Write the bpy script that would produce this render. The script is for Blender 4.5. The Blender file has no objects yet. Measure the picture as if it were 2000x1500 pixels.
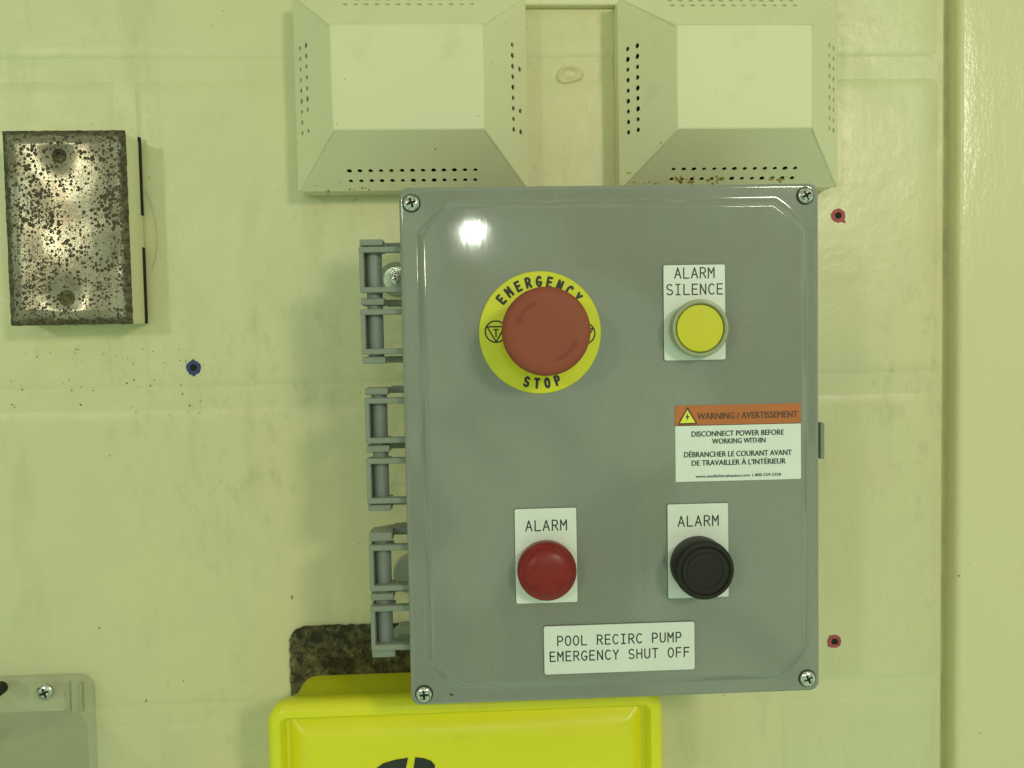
import bpy, bmesh, math, random
from mathutils import Vector, Matrix, noise
random.seed(7)
S = bpy.context.scene
COL = S.collection
PI = math.pi

# ------------------------------------------------------------------ camera
D = 0.55                       # camera stands 55 cm from the wall (wall face is y = 0)
F = 1676.0
PITCH, YAW, ROLL = 0.04616718, 0.04589835, 0.01852285
cy, sy = math.cos(YAW), math.sin(YAW); cp, sp = math.cos(PITCH), math.sin(PITCH); cr, sr = math.cos(ROLL), math.sin(ROLL)
FW = Vector((sy*cp, cy*cp, -sp)); R0 = Vector((cy, -sy, 0)); U0 = R0.cross(FW)
RT = R0*cr - U0*sr; UP = U0*cr + R0*sr
cam = bpy.data.cameras.new('camera'); cam.lens = F/2000*36; cam.sensor_width = 36; cam.clip_start = 0.01; cam.clip_end = 50
co = bpy.data.objects.new('camera', cam); COL.objects.link(co)
m = Matrix.Identity(4)
for i in range(3):
    m[i][0] = RT[i]; m[i][1] = UP[i]; m[i][2] = -FW[i]
m[1][3] = -D
co.matrix_world = m
S.camera = co

def W(px, py, h=0.0):
    """point of the place (x, z) at height h above the wall that lies on the ray through a photo pixel"""
    d = FW + RT*((px-1000)/F) + UP*((750-py)/F)
    t = (D-h)/d.y
    return d.x*t, d.z*t

# ------------------------------------------------------------------ light
w = bpy.data.worlds.new('World'); S.world = w; w.use_nodes = True
nt = w.node_tree; bg = nt.nodes['Background']
tc = nt.nodes.new('ShaderNodeTexCoord'); sep = nt.nodes.new('ShaderNodeSeparateXYZ')
nt.links.new(tc.outputs['Generated'], sep.inputs[0])
mp = nt.nodes.new('ShaderNodeMapRange'); mp.inputs[1].default_value = -0.8; mp.inputs[2].default_value = 0.9
nt.links.new(sep.outputs['Z'], mp.inputs[0])
rp = nt.nodes.new('ShaderNodeValToRGB')
rp.color_ramp.elements[0].color = (0.338, 0.505, 0.345, 1); rp.color_ramp.elements[1].color = (0.42, 0.54, 0.375, 1)
nt.links.new(mp.outputs[0], rp.inputs[0])
# the room behind the camera: large blurred shapes of lighter and darker walls
nz = nt.nodes.new('ShaderNodeTexNoise'); nz.inputs['Scale'].default_value = 4.2; nz.inputs['Detail'].default_value = 2.0; nz.inputs['Distortion'].default_value = 0.6
nt.links.new(tc.outputs['Generated'], nz.inputs['Vector'])
m2 = nt.nodes.new('ShaderNodeMapRange'); m2.inputs[1].default_value = 0.465; m2.inputs[2].default_value = 0.535; m2.inputs[3].default_value = 0.35; m2.inputs[4].default_value = 1.70
nt.links.new(nz.outputs[0], m2.inputs[0])
mx = nt.nodes.new('ShaderNodeMix'); mx.data_type = 'RGBA'; mx.blend_type = 'MULTIPLY'; mx.inputs[0].default_value = 1
nt.links.new(rp.outputs[0], mx.inputs[6]); nt.links.new(m2.outputs[0], mx.inputs[7])
nt.links.new(mx.outputs[2], bg.inputs[0]); bg.inputs[1].default_value = 1.10

def lamp(name, loc, power, rad, col):
    l = bpy.data.lights.new(name, 'POINT'); l.energy = power; l.shadow_soft_size = rad; l.color = col
    o = bpy.data.objects.new(name, l); COL.objects.link(o); o.location = loc
lamp('room_lamp', (-1.20, -2.1, 0.50), 20, 0.075, (1.0, 0.97, 0.76))
lamp('room_lamp', (0.012, -2.1, 0.317), 5.0, 0.013, (0.95, 1.0, 0.86))
lamp('room_lamp', (0.70, -1.45, 0.46), 25, 0.11, (1.0, 0.89, 0.74))

S.view_settings.view_transform = 'Standard'; S.view_settings.look = 'None'
S.view_settings.exposure = 0; S.view_settings.gamma = 1
S.render.engine = 'CYCLES'
S.cycles.max_bounces = 8; S.cycles.transparent_max_bounces = 12

# ------------------------------------------------------------------ materials
class NB:
    def __init__(s, name):
        s.m = bpy.data.materials.new(name); s.m.use_nodes = True; s.t = s.m.node_tree
        s.b = s.t.nodes['Principled BSDF']; s.g = s.t.nodes.new('ShaderNodeNewGeometry')
    def n(s, typ, **k):
        x = s.t.nodes.new(typ)
        for a, b in k.items(): setattr(x, a, b)
        return x
    def l(s, a, b): s.t.links.new(a, b)
    def pos(s, scale=(1, 1, 1), off=(0, 0, 0)):
        mp = s.n('ShaderNodeMapping'); mp.inputs['Scale'].default_value = scale; mp.inputs['Location'].default_value = off
        s.l(s.g.outputs['Position'], mp.inputs[0]); return mp.outputs[0]
    def noise(s, scale, detail=3, rough=0.5, vec=None, dist=0.0):
        x = s.n('ShaderNodeTexNoise'); x.inputs['Scale'].default_value = scale; x.inputs['Detail'].default_value = detail
        x.inputs['Roughness'].default_value = rough; x.inputs['Distortion'].default_value = dist
        s.l(vec if vec is not None else s.g.outputs['Position'], x.inputs['Vector']); return x.outputs[0]
    def ramp(s, f, a, b, lo=0.0, hi=1.0):
        x = s.n('ShaderNodeMapRange'); x.inputs[1].default_value = a; x.inputs[2].default_value = b
        x.inputs[3].default_value = lo; x.inputs[4].default_value = hi; s.l(f, x.inputs[0]); return x.outputs[0]
    def math(s, op, a, b=0.5):
        x = s.n('ShaderNodeMath', operation=op)
        for i, v in enumerate((a, b)):
            if isinstance(v, (int, float)): x.inputs[i].default_value = v
            else: s.l(v, x.inputs[i])
        return x.outputs[0]
    def mix(s, f, a, b):
        x = s.n('ShaderNodeMix', data_type='RGBA')
        for i, v in ((0, f), (6, a), (7, b)):
            if isinstance(v, (int, float)): x.inputs[i].default_value = v
            elif isinstance(v, tuple): x.inputs[i].default_value = (*v, 1)
            else: s.l(v, x.inputs[i])
        return x.outputs[2]
    def bump(s, f, strength, dist=0.001, prev=None):
        x = s.n('ShaderNodeBump'); x.inputs['Strength'].default_value = strength; x.inputs['Distance'].default_value = dist
        s.l(f, x.inputs['Height'])
        if prev is not None: s.l(prev, x.inputs['Normal'])
        return x.outputs[0]
    def done(s, col=None, rough=None, nor=None, metal=0, coat=0, coat_rough=0.05, spec=0.5):
        for nm, v in (('Base Color', col), ('Roughness', rough)):
            if v is None: continue
            if isinstance(v, tuple): s.b.inputs[nm].default_value = (*v, 1)
            elif isinstance(v, (int, float)): s.b.inputs[nm].default_value = v
            else: s.l(v, s.b.inputs[nm])
        if nor is not None: s.l(nor, s.b.inputs['Normal'])
        if isinstance(metal, (int, float)): s.b.inputs['Metallic'].default_value = metal
        else: s.l(metal, s.b.inputs['Metallic'])
        s.b.inputs['Coat Weight'].default_value = coat; s.b.inputs['Coat Roughness'].default_value = coat_rough
        s.b.inputs['Specular IOR Level'].default_value = spec
        return s.m

def simple(name, col, rough=0.4, var=0.06, bs=0.0, bsc=900, metal=0, coat=0, spec=0.5, vscale=60):
    """procedural paint/plastic: base colour with faint mottling and fine surface relief"""
    b = NB(name)
    n1 = b.noise(vscale, 4, 0.6)
    dark = tuple(c*(1-var) for c in col); lite = tuple(min(1, c*(1+var)) for c in col)
    c = b.mix(b.ramp(n1, 0.3, 0.7), dark, lite)
    nor = b.bump(b.noise(bsc, 2), bs, 0.0003) if bs > 0 else None
    return b.done(c, rough, nor, metal, coat, 0.06, spec)

def wall_paint(name, col, yellow, rough=0.30, bstr=0.5):
    b = NB(name)
    big = b.noise(4.5, 3, 0.5)
    c = b.mix(b.ramp(big, 0.35, 0.65), col, yellow)
    med = b.noise(22, 5, 0.6)
    c = b.mix(b.ramp(med, 0.45, 0.75, 0, 0.35), c, tuple(x*0.86 for x in col))
    # dust specks and small chips gathered in patches
    patch = b.ramp(b.noise(14, 2, 0.5, b.pos((1, 1, 1), (3.1, 0, 1.7))), 0.54, 0.64)
    sp = b.ramp(b.noise(330, 2, 0.5), 0.70, 0.755)
    sp2 = b.math('MULTIPLY', sp, patch)
    c = b.mix(b.math('MULTIPLY', sp2, 0.55), c, (0.14, 0.15, 0.06))
    smear = b.ramp(b.noise(9, 4, 0.7, b.pos((3, 1, 0.8))), 0.54, 0.74, 0, 0.30)
    c = b.mix(smear, c, (0.40, 0.38, 0.20))
    rub = b.math('MULTIPLY', b.ramp(b.noise(75, 6, 0.75, b.pos((1.2, 1, .7), (5, 1, 2))), 0.52, 0.66), b.ramp(b.noise(6.5, 2, 0.5, b.pos((1, 1, 1), (.35, 0, .9))), 0.46, 0.60, 0, 0.32))
    c = b.mix(rub, c, (0.36, 0.35, 0.18))
    nb = b.bump(b.noise(38, 5, 0.55), bstr, 0.0022)
    nb = b.bump(b.noise(420, 2, 0.5), 0.22, 0.00035, nb)
    return b.done(c, b.ramp(med, 0.3, 0.7, rough, rough+0.12), nb, 0, 0.0)

M = {}
CREAM = (0.655, 0.635, 0.365); CREAM_Y = (0.71, 0.635, 0.36)
M['wall'] = wall_paint('painted_block', CREAM, CREAM_Y)
M['mortar'] = wall_paint('painted_mortar', CREAM, CREAM_Y)

M['joint'] = simple('joint_sealant', (0.56, 0.52, 0.28), 0.5, 0.12, 0.5, 300)
def m_pillar():
    b = NB('painted_pillar')
    c = b.mix(b.ramp(b.noise(5, 3), 0.3, 0.7), (0.69, 0.645, 0.37), (0.72, 0.65, 0.37))
    c = b.mix(b.ramp(b.noise(300, 2), 0.76, 0.79, 0, 0.5), c, (0.2, 0.18, 0.08))
    nb = b.bump(b.noise(70, 3, 0.5, b.pos((1.6, 1, 0.35))), 0.38, 0.0014)
    nb = b.bump(b.noise(520, 3, 0.6, b.pos((1, 1, 0.6))), 0.5, 0.0004, nb)
    return b.done(c, 0.22, nb, 0, 0)
M['pillar'] = m_pillar()

def m_cover():
    b = NB('cream_enamel')
    c = b.mix(b.ramp(b.noise(12, 3), 0.35, 0.65), (0.71, 0.68, 0.43), (0.74, 0.70, 0.43))
    c = b.mix(b.ramp(b.noise(30, 5, 0.6, b.pos((1, 1, 1), (2, 5, 1))), 0.58, 0.75, 0, 0.3), c, (0.50, 0.47, 0.24))
    sp = b.ramp(b.noise(240, 2), 0.74, 0.78, 0, 0.8)
    c = b.mix(sp, c, (0.16, 0.12, 0.03))
    nb = b.bump(b.noise(45, 3), 0.2, 0.001)
    nb = b.bump(b.noise(600, 2), 0.12, 0.0003, nb)
    return b.done(c, 0.5, nb)
M['enamel'] = m_cover()
M['inside'] = simple('inside_shade', (0.012, 0.012, 0.008), 0.9)  # near-black colour stands in for shade inside covers, seams and holes
M['stain'] = simple('rust_stain', (0.34, 0.235, 0.045), 0.8, 0.45, 0.6, 1500, vscale=500)
M['crumb'] = simple('dull_crumb', (0.26, 0.25, 0.12), 0.85, 0.5, 0.5, 1500, vscale=400)
M['grime'] = simple('dark_grime', (0.06, 0.055, 0.02), 0.85, 0.5, 0.5, 1500, vscale=400)

def m_lid():
    b = NB('grey_polycarbonate')
    c = b.mix(b.ramp(b.noise(9, 3, 0.5, b.pos((1, 1, 0.5))), 0.3, 0.7), (0.240, 0.250, 0.203), (0.266, 0.272, 0.222))
    c = b.mix(b.ramp(b.noise(500, 2), 0.80, 0.82, 0, 0.6), c, (0.07, 0.08, 0.06))
    c = b.mix(b.ramp(b.noise(26, 6, 0.75, b.pos((1, 1, .35), (1, 2, 3))), 0.50, 0.75, 0, 0.22), c, (0.36, 0.36, 0.28))
    c = b.mix(b.ramp(b.noise(900, 2, .5, b.pos((1, 1, 1), (3, 3, 3))), 0.35, 0.65, 0, 0.10), c, (0.12, 0.12, 0.09))
    nb = b.bump(b.noise(16, 1), 0.06, 0.0005)
    nb = b.bump(b.noise(480, 3, 0.6, b.pos((1, 1, .3))), 0.10, 0.00011, nb)
    return b.done(c, b.ramp(b.noise(40, 3), 0.35, 0.7, 0.045, 0.080), nb, spec=0.6)
M['lid'] = m_lid()
M['body'] = simple('grey_body_plastic', (0.25, 0.265, 0.205), 0.38, 0.06, 0.2)
M['hinge'] = simple('grey_hinge_plastic', (0.24, 0.26, 0.20), 0.42, 0.06, 0.2)
M['pin'] = simple('hinge_pin_plastic', (0.20, 0.225, 0.20), 0.25, 0.08, 0.1)
M['steel'] = simple('screw_steel', (0.62, 0.60, 0.52), 0.18, 0.1, 0.15, metal=1)
M['recess'] = simple('screw_recess', (0.02, 0.02, 0.012), 0.6)
M['white'] = simple('engraved_white_laminate', (0.74, 0.76, 0.68), 0.38, 0.025, 0.1)
M['whitevinyl'] = simple('white_vinyl', (0.76, 0.80, 0.72), 0.40, 0.025, 0.1)
M['plate_core'] = simple('plate_core', (0.05, 0.055, 0.04), 0.5)
M['ink'] = simple('black_ink', (0.018, 0.024, 0.018), 0.5, 0.3)
M['ink_worn'] = simple('black_ink_thin', (0.10, 0.045, 0.02), 0.5, 0.3, vscale=900)
M['orange'] = simple('orange_vinyl', (0.50, 0.14, 0.028), 0.4, 0.06, 0.1)
M['sunyellow'] = simple('yellow_vinyl', (0.80, 0.80, 0.06), 0.4, 0.04)
M['ringyellow'] = simple('yellow_disc_plastic', (0.70, 0.68, 0.008), 0.33, 0.05, 0.1)
M['btnyellow'] = simple('yellow_button_plastic', (0.62, 0.57, 0.004), 0.45, 0.03, 0.2)
M['estop'] = simple('red_mushroom_plastic', (0.275, 0.055, 0.022), 0.62, 0.05, 0.3)
M['estop_dark'] = simple('red_arrow_shade', (0.225, 0.038, 0.017), 0.6, 0.05)  # recess shade put into a darker red; the arrow plate is not sunk
M['bezel'] = simple('grey_bezel_plastic', (0.36, 0.37, 0.21), 0.28, 0.05, 0.1)
M['black'] = simple('black_plastic', (0.017, 0.0145, 0.009), 0.55, 0.15, 0.3, spec=0.3)
def m_lens():
    b = NB('red_lens')
    c = b.mix(b.ramp(b.noise(200, 2), 0.3, 0.7), (0.20, 0.010, 0.007), (0.25, 0.014, 0.010))
    return b.done(c, 0.36, b.bump(b.noise(300, 2), 0.15, 0.0003), spec=0.35)
M['lens'] = m_lens()

def m_yellow():
    b = NB('yellow_cover_plastic')
    c = b.mix(b.ramp(b.noise(10, 3), 0.3, 0.7), (0.76, 0.72, 0.012), (0.81, 0.75, 0.016))
    c = b.mix(b.ramp(b.noise(60, 5, 0.7), 0.6, 0.8, 0, 0.25), c, (0.30, 0.28, 0.01))
    nb = b.bump(b.noise(700, 2), 0.25, 0.0002)
    return b.done(c, 0.30, nb)
M['yellow'] = m_yellow()

def m_rustplate():
    b = NB('corroded_plate')
    n = b.noise(95, 6, 0.65, dist=0.6)
    c = b.mix(b.ramp(n, 0.42, 0.60), (0.026, 0.019, 0.006), (0.12, 0.10, 0.036))
    c = b.mix(b.ramp(b.noise(120, 4, 0.7, b.pos((1, 1, 1), (4, 4, 4))), 0.50, 0.66, 0, 0.7), c, (0.26, 0.235, 0.10))
    c = b.mix(b.ramp(b.noise(260, 3, 0.6), 0.55, 0.62, 0, 0.8), c, (0.02, 0.014, 0.006))
    nb = b.bump(b.noise(260, 5, 0.7), 0.9, 0.0012)
    return b.done(c, 0.6, nb, 0.2)
M['corroded'] = m_rustplate()

def m_boxcover():
    b = NB('speckled_steel')
    def dots(scale, lo, hi, off):
        v = b.n('ShaderNodeTexVoronoi'); v.inputs['Scale'].default_value = scale; v.inputs['Randomness'].default_value = 1.0
        nn = b.n('ShaderNodeTexNoise'); nn.inputs['Scale'].default_value = 700; b.l(b.g.outputs['Position'], nn.inputs['Vector'])
        ad = b.n('ShaderNodeVectorMath', operation='SCALE'); b.l(nn.outputs['Color'], ad.inputs[0]); ad.inputs['Scale'].default_value = .0012
        a2 = b.n('ShaderNodeVectorMath', operation='ADD'); b.l(ad.outputs[0], a2.inputs[0]); b.l(b.pos((1, 1, 1), off), a2.inputs[1])
        b.l(a2.outputs[0], v.inputs['Vector'])
        sz = b.ramp(b.noise(48, 4, 0.65, b.pos((1, 1, 1), off)), 0.36, 0.66, lo, hi)
        rnd = b.n('ShaderNodeSeparateColor'); b.l(v.outputs['Color'], rnd.inputs[0])
        sz = b.math('MULTIPLY', sz, b.ramp(rnd.outputs[0], 0, 1, .25, 1.25))
        return b.ramp(b.math('SUBTRACT', sz, v.outputs['Distance']), 0, .10)
    d1 = dots(470, .30, .66, (0, 0, 0)); d2 = dots(230, .05, .40, (.3, .1, .7))
    sp = b.math('MAXIMUM', b.math('MAXIMUM', d1, d2), dots(760, .10, .62, (.7, .2, .1)))
    base = b.mix(b.ramp(b.noise(60, 5, 0.7), 0.35, 0.68), (0.36, 0.33, 0.235), (0.22, 0.17, 0.105))
    c = b.mix(b.math('MULTIPLY', sp, .9), base, (0.045, 0.030, 0.012))
    at = b.n('ShaderNodeAttribute'); at.attribute_name = 'rim'
    rm = b.ramp(b.math('ADD', at.outputs['Fac'], b.math('MULTIPLY', b.math('SUBTRACT', b.noise(260, 4, .7), .5), 1.1)), .38, .62)
    rc = b.mix(b.ramp(b.noise(350, 4, 0.7), 0.4, 0.65), (0.04, 0.032, 0.012), (0.15, 0.13, 0.07))
    c = b.mix(rm, c, rc); sp = b.math('MAXIMUM', sp, rm)
    nb = b.bump(b.noise(75, 2, 0.5), 0.20, 0.0009)
    nb = b.bump(sp, 0.6, 0.0002, nb)
    nb = b.bump(b.noise(700, 2, 0.5), 0.3, 0.00012, nb)
    return b.done(c, b.ramp(sp, 0, 1, 0.24, 0.85), nb, b.ramp(sp, 0, 1, 0.45, 0.0))
M['speckled'] = m_boxcover()
def m_rim():
    b = NB('rusted_rim')
    c = b.mix(b.ramp(b.noise(350, 4, 0.7), 0.4, 0.65), (0.045, 0.036, 0.014), (0.18, 0.16, 0.09))
    return b.done(c, 0.65, b.bump(b.noise(500, 4, 0.7), 0.9, 0.0008))
M['rim'] = m_rim()

def m_clear():
    mt = bpy.data.materials.new('clear_plastic'); mt.use_nodes = True; t = mt.node_tree
    t.nodes.remove(t.nodes['Principled BSDF']); out = t.nodes['Material Output']
    tr = t.nodes.new('ShaderNodeBsdfTransparent'); tr.inputs[0].default_value = (0.945, 0.95, 0.945, 1)
    df = t.nodes.new('ShaderNodeBsdfDiffuse'); df.inputs[0].default_value = (0.30, 0.32, 0.27, 1)
    gl = t.nodes.new('ShaderNodeBsdfGlossy'); gl.inputs['Roughness'].default_value = 0.12
    nz = t.nodes.new('ShaderNodeTexNoise'); nz.inputs['Scale'].default_value = 60
    g = t.nodes.new('ShaderNodeNewGeometry'); t.links.new(g.outputs['Position'], nz.inputs['Vector'])
    bp = t.nodes.new('ShaderNodeBump'); bp.inputs['Strength'].default_value = 0.2; bp.inputs['Distance'].default_value = 0.001
    t.links.new(nz.outputs[0], bp.inputs['Height']); t.links.new(bp.outputs[0], gl.inputs['Normal'])
    m1 = t.nodes.new('ShaderNodeMixShader'); m1.inputs[0].default_value = 0.13
    t.links.new(tr.outputs[0], m1.inputs[1]); t.links.new(df.outputs[0], m1.inputs[2])
    lw = t.nodes.new('ShaderNodeLayerWeight'); pw = t.nodes.new('ShaderNodeMath'); pw.operation = 'POWER'; t.links.new(lw.outputs['Facing'], pw.inputs[0]); pw.inputs[1].default_value = 4.0
    fr = t.nodes.new('ShaderNodeMapRange'); fr.inputs[3].default_value = 0.035; fr.inputs[4].default_value = 0.6; t.links.new(pw.outputs[0], fr.inputs[0])
    m2 = t.nodes.new('ShaderNodeMixShader'); t.links.new(fr.outputs[0], m2.inputs[0])
    t.links.new(m1.outputs[0], m2.inputs[1]); t.links.new(gl.outputs[0], m2.inputs[2])
    t.links.new(m2.outputs[0], out.inputs[0]); return mt
M['clear'] = m_clear()
def marker(name, a, d):
    b = NB(name)
    c = b.mix(b.ramp(b.noise(700, 4, 0.7), 0.35, 0.65), a, d)
    return b.done(c, 0.5, b.bump(b.noise(900, 3), 0.7, 0.0004))
M['blue'] = marker('blue_marker', (0.012, 0.022, 0.13), (0.035, 0.06, 0.20))
M['red'] = marker('red_marker', (0.32, 0.035, 0.045), (0.45, 0.085, 0.075))

# ------------------------------------------------------------------ mesh helpers   (h = height above the wall, y = -h)
def tag(o, label=None, cat=None, group=None, kind=None):
    for k, v in (('label', label), ('category', cat), ('group', group), ('kind', kind)):
        if v: o[k] = v
    return o
def empty(name, x, z, h, label, cat, group=None):
    o = bpy.data.objects.new(name, None); COL.objects.link(o); o.location = (x, -h, z); o.empty_display_size = 0.01
    return tag(o, label, cat, group)
def world_loc(o):
    p = Vector(o.location)
    while o.parent: o = o.parent; p = p + Vector(o.location)
    return p
def link(name, me, mat, parent=None, origin=None, smooth=True, label=None):
    """mesh given in world metres; its origin is moved to its own centre"""
    o = bpy.data.objects.new(name, me); COL.objects.link(o)
    if origin is None:
        n = max(1, len(me.vertices)); origin = sum((v.co for v in me.vertices), Vector())/n
    origin = Vector(origin)
    me.transform(Matrix.Translation(-origin))
    if parent: o.parent = parent; o.location = origin - world_loc(parent)
    else: o.location = origin
    mats = mat if isinstance(mat, (list, tuple)) else [mat]
    for q in mats: me.materials.append(M[q])
    if smooth:
        me.polygons.foreach_set('use_smooth', [True]*len(me.polygons))
        try: me.set_sharp_from_angle(angle=math.radians(38))
        except Exception: pass
    if label: o['label'] = label
    return o
def bm_mesh(bm, name, recalc=True):
    if recalc: bmesh.ops.recalc_face_normals(bm, faces=bm.faces)
    me = bpy.data.meshes.new(name); bm.to_mesh(me); bm.free(); return me

def rring(x0, x1, z0, z1, r, h, n=5):
    """rounded rectangle ring at height h; n=1 gives cut corners"""
    pts = []
    r = min(r, (x1-x0)/2-1e-6, (z1-z0)/2-1e-6)
    for cx, cz, a0 in ((x1-r, z1-r, 0), (x0+r, z1-r, 90), (x0+r, z0+r, 180), (x1-r, z0+r, 270)):
        for i in range(n+1):
            a = math.radians(a0+90*i/n); pts.append((cx+r*math.cos(a), -h, cz+r*math.sin(a)))
    return pts
def circ(cx, cz, r, h, n=48): return [(cx+r*math.cos(2*PI*i/n), -h, cz+r*math.sin(2*PI*i/n)) for i in range(n)]
def loft(bm, rings, cap0=True, cap1=True, mi=None):
    V = [[bm.verts.new(p) for p in R] for R in rings]
    n = len(V[0])
    for k, (a, b) in enumerate(zip(V, V[1:])):
        for i in range(n):
            f = bm.faces.new((a[i], a[(i+1) % n], b[(i+1) % n], b[i]))
            if mi: f.material_index = mi[k]
    if cap1 and len(rings) > 1:
        c = sum((v.co for v in V[-1]), Vector())/n
        far = max((v.co-c).length for v in V[-1])
        if far > .0015:
            k = 1-.00025/far
            last = [bm.verts.new(c+(v.co-c)*k) for v in V[-1]]
            for i in range(n):
                f = bm.faces.new((V[-1][i], V[-1][(i+1) % n], last[(i+1) % n], last[i]))
                if mi: f.material_index = mi[-1]
            V.append(last)
    if cap0: bm.faces.new(V[0])
    if cap1:
        f = bm.faces.new(V[-1])
        if mi: f.material_index = mi[-1]
    return V
def slab(bm, x0, x1, z0, z1, h0, h1, r=0.001, bev=0.0004, n=4):
    """rounded-corner block with a softened front edge"""
    loft(bm, [rring(x0, x1, z0, z1, r, h0, n), rring(x0, x1, z0, z1, r, h1-bev, n),
              rring(x0+bev*.35, x1-bev*.35, z0+bev*.35, z1-bev*.35, r, h1-bev*.35, n),
              rring(x0+bev, x1-bev, z0+bev, z1-bev, max(r-bev, 1e-4), h1, n)])
def lathe(bm, cx, cz, prof, n=48, cap0=True, cap1=True, mi=None):
    loft(bm, [circ(cx, cz, r, h, n) for r, h in prof], cap0, cap1, mi)
def slab_obj(name, mat, parent, *a, label=None, **k):
    bm = bmesh.new(); slab(bm, *a, **k); return link(name, bm_mesh(bm, name), mat, parent, label=label)
def lathe_obj(name, mat, parent, cx, cz, prof, n=48, label=None, **k):
    bm = bmesh.new(); lathe(bm, cx, cz, prof, n, **k); return link(name, bm_mesh(bm, name), mat, parent, label=label)
def eval_mesh(ob):
    COL.objects.link(ob); dg = bpy.context.evaluated_depsgraph_get(); dg.update()
    me = bpy.data.meshes.new_from_object(ob.evaluated_get(dg)); bpy.data.objects.remove(ob); me.materials.clear(); return me
def plate2d(loops, thick):
    """flat plate in XY with holes, from closed loops, thickness along Z"""
    cu = bpy.data.curves.new('c', 'CURVE'); cu.dimensions = '2D'; cu.fill_mode = 'BOTH'; cu.extrude = thick/2
    for L in loops:
        s = cu.splines.new('POLY'); s.points.add(len(L)-1); s.use_cyclic_u = True
        for p, q in zip(s.points, L): p.co = (q[0], q[1], 0, 1)
    return eval_mesh(bpy.data.objects.new('c', cu))
def strokes(lines, rad, flat=0.25, res=2):
    """monoline lettering: every stroke a thin rounded bar, each a hair proud of the last so no faces coincide"""
    bm = bmesh.new(); q = 0
    for L in lines:
        for (ax_, ay_), (bx2, by2) in zip(L, L[1:]):
            dx, dy = bx2-ax_, by2-ay_; ln = math.hypot(dx, dy)
            if ln < 1e-7: continue
            a = math.atan2(dy, dx); q += 1; z1_ = .00006+1.2e-6*(q % 37)
            def outline(r, z):
                o = [(bx2+r*math.cos(a-PI/2+PI*i/5), by2+r*math.sin(a-PI/2+PI*i/5), z) for i in range(6)]
                return o+[(ax_+r*math.cos(a+PI/2+PI*i/5), ay_+r*math.sin(a+PI/2+PI*i/5), z) for i in range(6)]
            A = [bm.verts.new(p) for p in outline(rad, -.00002)]; B = [bm.verts.new(p) for p in outline(rad*.96, z1_)]
            for i in range(12): bm.faces.new((A[i], A[(i+1) % 12], B[(i+1) % 12], B[i]))
            bm.faces.new(B)
    me = bpy.data.meshes.new('lettering'); bm.to_mesh(me); bm.free(); return me
def stand(me, x, z, h):
    """lay an XY drawing onto a plane parallel to the wall"""
    me.transform(Matrix(((1, 0, 0, x), (0, 0, -1, -h), (0, 1, 0, z), (0, 0, 0, 1)))); return me

# single-line capital letters, 0.6 wide and 1 high
def arc(cx, cz, rx, rz, a0, a1, n=10): return [(cx+rx*math.cos(math.radians(a0+(a1-a0)*i/n)), cz+rz*math.sin(math.radians(a0+(a1-a0)*i/n))) for i in range(n+1)]
G = {
 'A': [[(0, 0), (.3, 1), (.6, 0)], [(.1, .34), (.5, .34)]],
 'L': [[(.06, 1), (.06, 0), (.58, 0)]],
 'R': [[(.05, 0), (.05, 1), (.3, 1)]+arc(.32, .745, .24, .255, 90, -90)+[(.05, .49)], [(.30, .49), (.6, 0)]],
 'M': [[(.02, 0), (.02, 1), (.3, .45), (.58, 1), (.58, 0)]],
 'S': [arc(.3, .74, .26, .26, 35, 270, 12)+arc(.3, .24, .28, .24, 90, -150, 12)],
 'I': [[(.3, 0), (.3, 1)], [(.1, 1), (.5, 1)], [(.1, 0), (.5, 0)]],
 'E': [[(.56, 1), (.06, 1), (.06, 0), (.58, 0)], [(.06, .52), (.5, .52)]],
 'N': [[(.04, 0), (.04, 1), (.56, 0), (.56, 1)]],
 'C': [arc(.34, .5, .31, .5, 48, 312, 16)],
 'P': [[(.05, 0), (.05, 1), (.3, 1)]+arc(.32, .73, .25, .27, 90, -90)+[(.05, .46)]],
 'O': [arc(.3, .5, .28, .5, 0, 360, 22)],
 'U': [[(.04, 1), (.04, .3)]+arc(.3, .28, .26, .28, 180, 360, 10)+[(.56, 1)]],
 'G': [arc(.33, .5, .3, .5, 48, 330, 16)+[(.6, .42), (.36, .42)]],
 'Y': [[(.02, 1), (.3, .5), (.58, 1)], [(.3, .5), (.3, 0)]],
 'H': [[(.04, 0), (.04, 1)], [(.56, 0), (.56, 1)], [(.04, .52), (.56, .52)]],
 'T': [[(.3, 0), (.3, 1)], [(.02, 1), (.58, 1)]],
 'F': [[(.06, 0), (.06, 1), (.57, 1)], [(.06, .52), (.5, .52)]],
}
def engraved(txt, size, pitch):
    out = []
    for i, ch in enumerate(txt):
        for L in G.get(ch, []): out.append([(i*pitch+x*size, y*size) for x, y in L])
    return out, (len(txt)-1)*pitch+.6*size
def engraved_line(bmlist, txt, x, z, size, pitch):
    L, wd = engraved(txt, size, pitch)
    bmlist += [[(a+x-wd/2, b+z) for a, b in l] for l in L]
def font_mesh(txt, size, bold=0.0, extr=0.00005, sx=1.0, space=1.0):
    cu = bpy.data.curves.new('t', 'FONT'); cu.body = txt; cu.size = size; cu.offset = bold*size; cu.extrude = extr
    cu.align_x = 'CENTER'; cu.space_character = space; cu.resolution_u = 3
    me = eval_mesh(bpy.data.objects.new('t', cu)); me.transform(Matrix.Diagonal((sx, 1, 1, 1))); return me

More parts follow.
